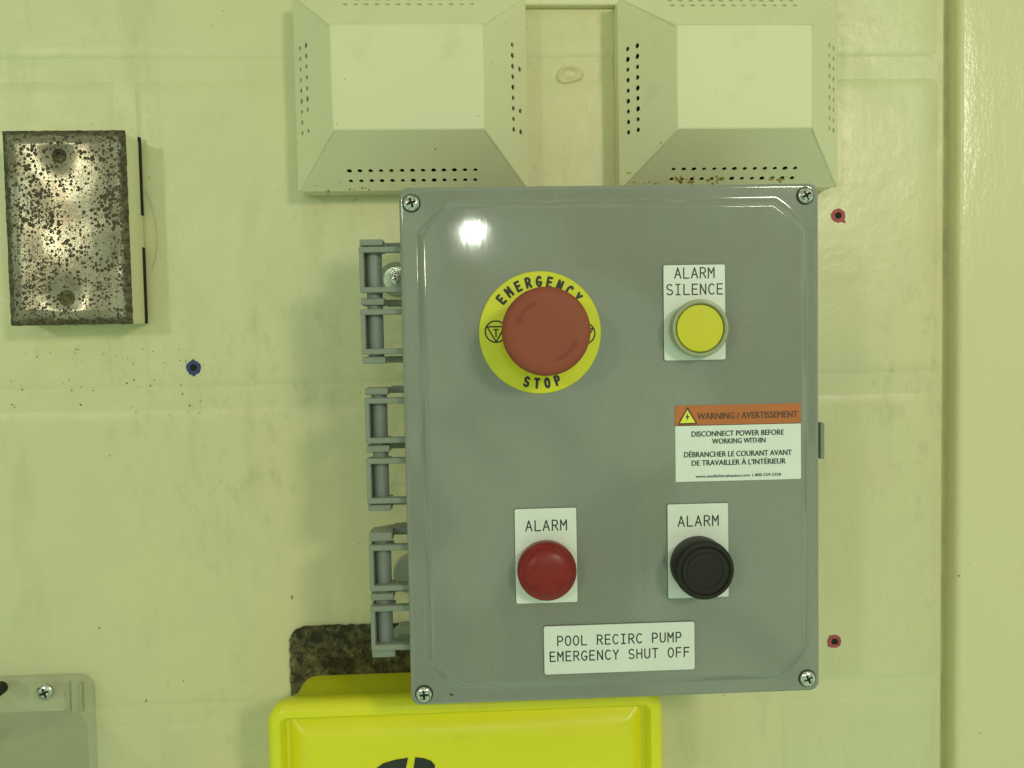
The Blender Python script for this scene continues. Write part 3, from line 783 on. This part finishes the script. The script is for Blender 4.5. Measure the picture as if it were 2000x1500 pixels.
# hinges: lid frames, body knuckles and a pin
def hinge(pxs, ys, wedge=None):
    """pxs: (left px of the frames at top, bottom); ys: knuckle/frame rows in px"""
    hF = .1015
    (kt0, kt1), (a0, a1), (km0, km1), (b0, b1), (kb0, kb1) = ys
    xl, z_ = W(pxs, (kt0+kb1)/2, hF)
    zz = lambda y, h=hF: W(pxs, y, h)[1]
    t0 = bmesh.new()
    slab(t0, xl+.0020, xl+.0040+.0001, zz(kb1), zz(kb1)+.001, .088, .0885, r=.0002, bev=.0001, n=1)
    t0.free()
    # pin
    bm = bmesh.new(); px_ = xl+.0068; r = .0042; hc = .0930; seg = 18
    za, zb_ = zz(kt0)-.001, zz(kb1)+.001
    rings = [[(px_+rr_*math.cos(2*PI*i/seg), -(hc+rr_*math.sin(2*PI*i/seg)), zq_) for i in range(seg)] for rr_, zq_ in ((r*.6, za), (r, za-.001), (r, zb_+.001), (r*.6, zb_))]
    loft(bm, rings); root = link('hinge', bm_mesh(bm, 'hinge'), 'pin', cb)
    # thin round core between knuckles
    # lid frames (open window each)
    for (y0, y1) in ((a0, a1), (b0, b1)):
        zt_, zb2 = zz(y0), zz(y1); x1_ = LX0+.003
        wl = xl+.0024; wt = zt_-.0030; wb = zb2+.0030
        bm = bmesh.new()
        slab(bm, xl, x1_, wt, zt_, .0972, hF, r=.0005, bev=.0005)
        slab(bm, xl+.0003, x1_, zb2, wb, .0972, hF, r=.0005, bev=.0005)
        slab(bm, xl+.0001, wl, zb2+.0006, zt_-.0006, .0885, hF-.0002, r=.0005, bev=.0004)
        # side cheeks wrapping the pin
        slab(bm, xl+.0008, xl+.0124, zt_-.0026, zt_-.0006, .0885, .0975, r=.0003, bev=.0002)
        slab(bm, xl+.0008, xl+.0124, zb2+.0006, zb2+.0026, .0885, .0975, r=.0003, bev=.0002)
        link('hinge_frame', bm_mesh(bm, 'hinge_frame'), 'hinge', root)
    for (y0, y1) in ((kt0, kt1), (km0, km1), (kb0, kb1)):
        bm = bmesh.new()
        zt_, zb2 = zz(y0, .0975), zz(y1, .0975)
        slab(bm, xl+.0001, xl+.0122, zb2, zt_, .0875, .0985, r=.0006, bev=.0006)
        slab(bm, xl+.0118, LX0+.0075, zb2+.0001, zt_-.0001, .0740, .0830, r=.0003, bev=.0003)
        link('knuckle', bm_mesh(bm, 'knuckle'), 'hinge', root)
    if wedge:
        # sloping web from the body to the knuckles
        bm = bmesh.new(); za_ = zz(kt0)-.0005
        x0_, x1_ = xl+.0008, LX0+.0075
        h0_, h1_ = .070, .0868
        vs = [(x0_, h1_, za_), (x1_, h1_, za_), (x1_, h0_, za_), (x1_-.004, h0_, za_)]
        top = [bm.verts.new((x, -h, z)) for x, h, z in vs]; bot = [bm.verts.new((x, -h, z-.0035)) for x, h, z in vs]
        bm.faces.new(top); bm.faces.new(bot)
        for i in range(4): bm.faces.new((top[i], top[(i+1) % 4], bot[(i+1) % 4], bot[i]))
        link('hinge_web', bm_mesh(bm, 'hinge_web'), 'hinge', root)
hinge(703, ((468, 481), (482, 572), (583, 597), (604, 693), (697, 711)))
hinge(714, ((758, 772), (778, 867), (870, 884), (896, 985), (986, 998)))
hinge(722, ((1040, 1058), (1066, 1156), (1159, 1173), (1185, 1272), (1268, 1284)), True)

# mounting feet of the body and their screws
for (px, py, rr_, up) in ((772, 545, .0105, 0), (806, 1122, .0125, 2), (790, 1245, .0085, 1)):
    x, z = W(px, py, .006)
    bm = bmesh.new()
    N = 24; pts = [(x+rr_*math.cos(a), z+rr_*math.sin(a)) for a in [PI/2+PI*i/N for i in range(N+1)]]
    pts = [(LX0+.02, z+rr_)] + pts + [(LX0+.02, z-rr_)]
    loft(bm, [[(a, -.0004, b) for a, b in pts], [(a, -.0058, b) for a, b in pts], [(x+(a-x)*.93, -.0066, z+(b-z)*.93) for a, b in pts]])
    ft = link('mounting_foot', bm_mesh(bm, 'mounting_foot'), 'body', cb)
    if py < 600:
        lathe_obj('washer', 'steel' if py < 600 else 'bezel', ft, x+.0006, z, [(.0080, .0064), (.0080, .0074), (.0074, .0080), (.0034, .0080)], 32)
        screw(ft, x+.0006, z, .0076, .0035, 12)

# ---- legend plates
def legend(px0, px1, py0, py1, lines, size_px, pitch_px, name='legend_plate', th=.0012, r=.0009):
    h1 = PH+th; hs = h1
    xa_ = (W(px0, py0, hs)[0]+W(px0+2, py1, hs)[0])/2; xb_ = (W(px1, py0, hs)[0]+W(px1+2, py1, hs)[0])/2
    zt_ = W((px0+px1)/2, py0, hs)[1]; zb2 = W((px0+px1)/2, py1, hs)[1]
    bm = bmesh.new(); slab(bm, xa_-.00012, xb_+.00012, zb2-.00012, zt_+.00012, PH+.00002, PH+.0007, r=r, bev=.0001)
    core = link(name, bm_mesh(bm, name), 'plate_core', cb)
    slab_obj('white_face', 'white', core, xa_, xb_, zb2, zt_, PH+.0007, h1, r=r, bev=.0003)
    out = []
    k = (D-hs)/F
    for txt, px, py in lines:        # centre of the line, baseline
        x, z = W(px, py, hs); engraved_line(out, txt, x, z, size_px*k, pitch_px*k)
    me = stand(strokes(out, 1.3*k), 0, 0, h1); link('lettering', me, 'ink', core, smooth=False)
    return core, h1
legend(1295.5, 1416, 517, 703.5, [('ALARM', 1356.5, 543), ('SILENCE', 1357, 575)], 20, 16.6)
legend(1005.5, 1126, 993, 1178, [('ALARM', 1067, 1036)], 20, 17.2)
legend(1303.5, 1422, 984, 1167.5, [('ALARM', 1364, 1027)], 20, 17.2)
legend(1061.5, 1356, 1219, 1313, [('POOL RECIRC PUMP', 1210, 1257), ('EMERGENCY SHUT OFF', 1210.5, 1287)], 18.6, 15.85, name='name_plate', r=.0011)

# ---- warning sticker
hs = PH+.0003
sx0 = W(1319, 865, hs)[0]; sx1 = W(1564.5, 865, hs)[0]; szt = W(1441, 790, hs)[1]; szb = W(1441, 938.5, hs)[1]; szm = W(1441, 829, hs)[1]
st = slab_obj('warning_sticker', 'whitevinyl', cb, sx0, sx1, szb, szm-.0001, PH+.00005, hs, r=.0005, bev=.0001)
slab_obj('orange_band', 'orange', st, sx0, sx1, szm-.00005, szt, PH+.00005, hs+.00002, r=.0004, bev=.0001)
slab_obj('band_rule', 'ink', st, sx0+.0002, sx1-.0002, szm-.0002, szm+.00012, hs-.0001, hs+.00006, r=.00005, bev=.00003, n=1)
k = (D-hs)/F
def sticker_text(txt, px, py, capw, caph, mat='ink', bold=.012, name='lettering', bump=0):
    """capw: full width of the line in px, caph: height of its capitals in px"""
    me = font_mesh(txt, 1.0, 0.0)
    bb = bmesh.new(); bb.from_mesh(me); n0 = len(bb.verts); m2_ = me.copy(); m2_.transform(Matrix.Translation((bold*2.2, bold*.5, 4.0e-6))); bb.from_mesh(m2_); bb.to_mesh(me); bb.free(); bpy.data.meshes.remove(m2_)
    xs_ = [v.co.x for v in me.vertices]; w_ = max(xs_)-min(xs_)
    ref = font_mesh('H', 1.0, 0.0); hh = max(v.co.y for v in ref.vertices); bpy.data.meshes.remove(ref)
    mid = (max(xs_)+min(xs_))/2
    sx_, sy_ = capw*k/w_, caph*k/hh
    me.transform(Matrix.Translation((-mid, 0, 0))); me.transform(Matrix.Diagonal((sx_, sy_, 1, 1)))
    for v in me.vertices: v.co.z *= 1.0
    x, z = W(px, py, hs); stand(me, x, z, hs+.00012+bump); link(name, me, mat, st, smooth=False)
sticker_text('WARNING / AVERTISSEMENT', 1460, 817, 203, 12.5, 'ink_worn', .024)
sticker_text('DISCONNECT POWER BEFORE', 1441, 851, 186, 10.5, 'ink', .023)
sticker_text('WORKING WITHIN', 1443, 865.5, 108, 10, 'ink', .023)
sticker_text('DÉBRANCHER LE COURANT AVANT', 1441.5, 891, 217, 10.5, 'ink', .023)
sticker_text('DE TRAVAILLER À L\'INTÉRIEUR', 1443, 907.5, 190, 10.5, 'ink', .023)
sticker_text('www.eastfieldevaluation.com 1-800-559-5358', 1442, 931, 172, 5.6, 'ink', .012)
def tri(pts, mat, h, name):
    me = plate2d([[W(a, b, h) for a, b in pts]], .00012); me.transform(Matrix(((1, 0, 0, 0), (0, 0, -1, -h), (0, 1, 0, 0), (0, 0, 0, 1)))); link(name, me, mat, st, smooth=False)
tri([(1342, 795.5), (1344, 796), (1362, 827), (1361, 829), (1325.5, 830), (1324.5, 828)], 'ink_worn', hs+.00012, 'triangle_border')
tri([(1342.5, 800.5), (1358, 825.5), (1328, 826.5)], 'sunyellow', hs+.00024, 'triangle')
tri([(1344, 806), (1339, 816), (1342.3, 815.5), (1341, 822), (1346.5, 812.5), (1343.3, 813)], 'ink', hs+.00036, 'lightning_bolt')

# ---- emergency stop
def base_of(px, py, h=PH): return W(px, py, h)
ex, ez = W(1055, 649.5, PH+.001)
k = (D-PH-.001)/F
es = lathe_obj('emergency_stop_button', 'ringyellow', cb, ex, ez, [(.0309, PH+.0001), (.0311, PH+.0009), (.0307, PH+.0013), (.012, PH+.0013)], 96, label='yellow round plate of the emergency stop')
out = []
def arc_text(txt, rad, a0, step, size, inward):
    for i, ch in enumerate(txt):
        a = math.radians(a0+step*i)
        c0 = (rad*math.cos(a), rad*math.sin(a)); rot = a-PI/2 if not inward else a+PI/2
        for L in G[ch]:
            P = []
            for x, y in L:
                u = (x-.3)*size*.80; v = (y-.5)*size
                P.append((c0[0]+u*math.cos(rot)-v*math.sin(rot), c0[1]+u*math.sin(rot)+v*math.cos(rot)))
            out.append(P)
arc_text('EMERGENCY', 99.5*k, 139, -12.1, 17.5*k, False)
arc_text('STOP', 99.5*k, -106.3, 11.7, 17*k, True)
link('lettering', stand(strokes(out, 2.6*k, .12), ex, ez, PH+.0013), 'ink', es)
for s in (-1, 1):
    a = math.radians(2.2); cx_, cz_ = s*86.5*k*math.cos(a), s*-86.5*k*math.sin(a)-.0*k
    o_ = [arc(cx_, cz_, 20.8*k, 20.8*k, 0, 360, 36), [(cx_-17*k, cz_+9.5*k), (cx_+17*k, cz_+9.5*k), (cx_, cz_-20*k), (cx_-17*k, cz_+9.5*k)], [(cx_, cz_+4*k), (cx_, cz_-10*k)]]
    o_.append([(cx_-4*k, cz_+4*k), (cx_+4*k, cz_+4*k)])
    link('stop_symbol', stand(strokes(o_, 1.45*k, .15), ex, ez, PH+.0013), 'ink', es, smooth=False)
EH = .034
prof = [(.0135, PH+.0012), (.0135, PH+.012), (.0145, PH+.015), (.0195, PH+.020), (.0204, PH+.023), (.0206, PH+EH-.006), (.0203, PH+EH-.004), (.0196, PH+EH-.0025), (.0183, PH+EH-.0016), (.0160, PH+EH-.0012), (.008, PH+EH-.0010), (.0005, PH+EH-.0010)]
prof = [(r_*1.035, h_) for r_, h_ in prof]
mcx, mcz = W(1067.5, 647, PH+EH-.004)
lathe_obj('mushroom_head', 'estop', es, mcx, mcz, prof, 96)
def twist_arrow(a0, a1, r0, r1):
    pts = []; N = 12; s = 1 if a1 > a0 else -1
    ah = a1-s*16
    for i in range(N+1): a = math.radians(a0+(ah-a0)*i/N); pts.append((r1*math.cos(a), r1*math.sin(a)))
    a = math.radians(ah); pts.append(((r1+.0013)*math.cos(a), (r1+.0013)*math.sin(a)))
    a = math.radians(a1); pts.append(((r0+r1)/2*math.cos(a), (r0+r1)/2*math.sin(a)))
    a = math.radians(ah); pts.append(((r0-.0013)*math.cos(a), (r0-.0013)*math.sin(a)))
    for i in range(N, -1, -1): a = math.radians(a0+(ah-a0)*i/N); pts.append((r0*math.cos(a), r0*math.sin(a)))
    return pts
for a0, a1 in ((110, 168), (290, 348)):
    hh = PH+EH-.00095
    link('twist_arrow', stand(plate2d([twist_arrow(a0, a1, .0134, .0152)], .0004), mcx, mcz, hh-.0002), 'estop_dark', es, smooth=False)

# ---- yellow push button
bx_, bz_ = W(1357.5, 642, PH)
pb_ = lathe_obj('push_button', 'bezel', cb, bx_, bz_, [(.0138, PH+.0012), (.0140, PH+.0050), (.0146, PH+.0085), (.0146, PH+.0098), (.0141, PH+.0108), (.0132, PH+.0110), (.0125, PH+.0104), (.0123, PH+.0085), (.010, PH+.0085)], 72, label='grey bezel of the yellow push button')
lathe_obj('button_cap', 'btnyellow', pb_, bx_, bz_, [(.0119, PH+.0080), (.0119, PH+.0097), (.0116, PH+.0101), (.006, PH+.0102), (.0003, PH+.0102)], 64)
# ---- red pilot light
rx_, rz_ = W(1066, 1108, PH)
rl = lathe_obj('pilot_light', 'bezel', cb, rx_, rz_, [(.0120, PH+.0012), (.0122, PH+.003), (.0122, PH+.0042)], 48, label='collar of the red pilot light')
pf = [(.0140, PH+.0012), (.0148, PH+.0022), (.0151, PH+.0060), (.0150, PH+.0085), (.0144, PH+.0100), (.0135, PH+.0106)]
pf += [(.0126, PH+.0104), (.0122, PH+.0106)]
for i in range(1, 9):
    a = PI/2*i/8; pf.append((.0122*math.cos(a)+.0002, PH+.0106+.0036*math.sin(a)))
lathe_obj('lens', 'lens', rl, rx_, rz_, pf, 72)
# ---- black pilot light
kx_, kz_ = W(1361.5, 1099.5, PH)
bl = lathe_obj('pilot_light', 'black', cb, kx_, kz_, [(.0142, PH+.0012), (.0147, PH+.002), (.0149, PH+.008), (.0151, PH+.0125), (.0149, PH+.0150), (.0143, PH+.0162), (.0130, PH+.0168), (.0126, PH+.0166), (.0123, PH+.0158), (.0119, PH+.0158), (.0116, PH+.0164), (.006, PH+.0168), (.0003, PH+.0169)], 72, label='black capped pilot light')
for rr_ in (.0092, .0060):
    lathe_obj('ridge', 'black', bl, kx_, kz_, [(rr_+.0005, PH+.0163), (rr_+.0003, PH+.01692), (rr_-.0003, PH+.01692), (rr_-.0005, PH+.0163)], 48, cap0=False, cap1=False)

# chip on the lid's lower left corner and a few specks on the wall
for i, (px, py, s) in enumerate(((882, 1357, .0008),)):
    x, z = W(px, py, LH-.0003)
    bm = bmesh.new(); loft(bm, [[(x+s*1.4*math.cos(2*PI*k_/9)*random.uniform(.7, 1.2), -(LH-.0004), z+s*.7*math.sin(2*PI*k_/9)-s*.6*math.cos(2*PI*k_/9)) for k_ in range(9)], [(x+s*.9*math.cos(2*PI*k_/9), -(LH-.0001), z+s*.45*math.sin(2*PI*k_/9)-s*.4*math.cos(2*PI*k_/9)) for k_ in range(9)]])
    link('scuff', bm_mesh(bm, 'scuff'), 'grime', cb)
spots = [(570, 1167, .0012), (194, 1227, .0009), (285, 1369, .0010), (213, 890, .0006), (1874, 1125, .0007), (1915, 1432, .0006), (328, 1334, .0005), (358, 1330, .0006)]
bm = bmesh.new()
for px, py, s in spots:
    x, z = W(px, py, .0003 if px < 1800 else .0106); h = .0002 if px < 1800 else .0104
    a0 = random.uniform(0, 3)
    rg = [(x+s*(1.2*math.cos(a)*math.cos(a0)-.6*math.sin(a)*math.sin(a0)), z+s*(1.2*math.cos(a)*math.sin(a0)+.6*math.sin(a)*math.cos(a0))) for a in [2*PI*k_/8 for k_ in range(8)]]
    loft(bm, [[(a, -h+.0002, b) for a, b in rg], [(x+(a-x)*.7, -h-.0003, z+(b-z)*.7) for a, b in rg]])
for _ in range(55):      # peeled crumbs of paint along the joint under the speckled box
    px = random.uniform(20, 400); py = random.choice((690, 690, 755, 795))+random.gauss(0, 5+px*.02); s = random.uniform(.0002, .0007)
    x, z = W(px, py, 0); loft(bm, [circ(x, z, s, -.0009, 6), circ(x, z, s*.6, .0004, 6)])
o = link('paint_crumbs', bm_mesh(bm, 'paint_crumbs'), 'crumb'); o['kind'] = 'stuff'; o['label'] = 'dark crumbs and specks of dirt stuck to the cream wall'
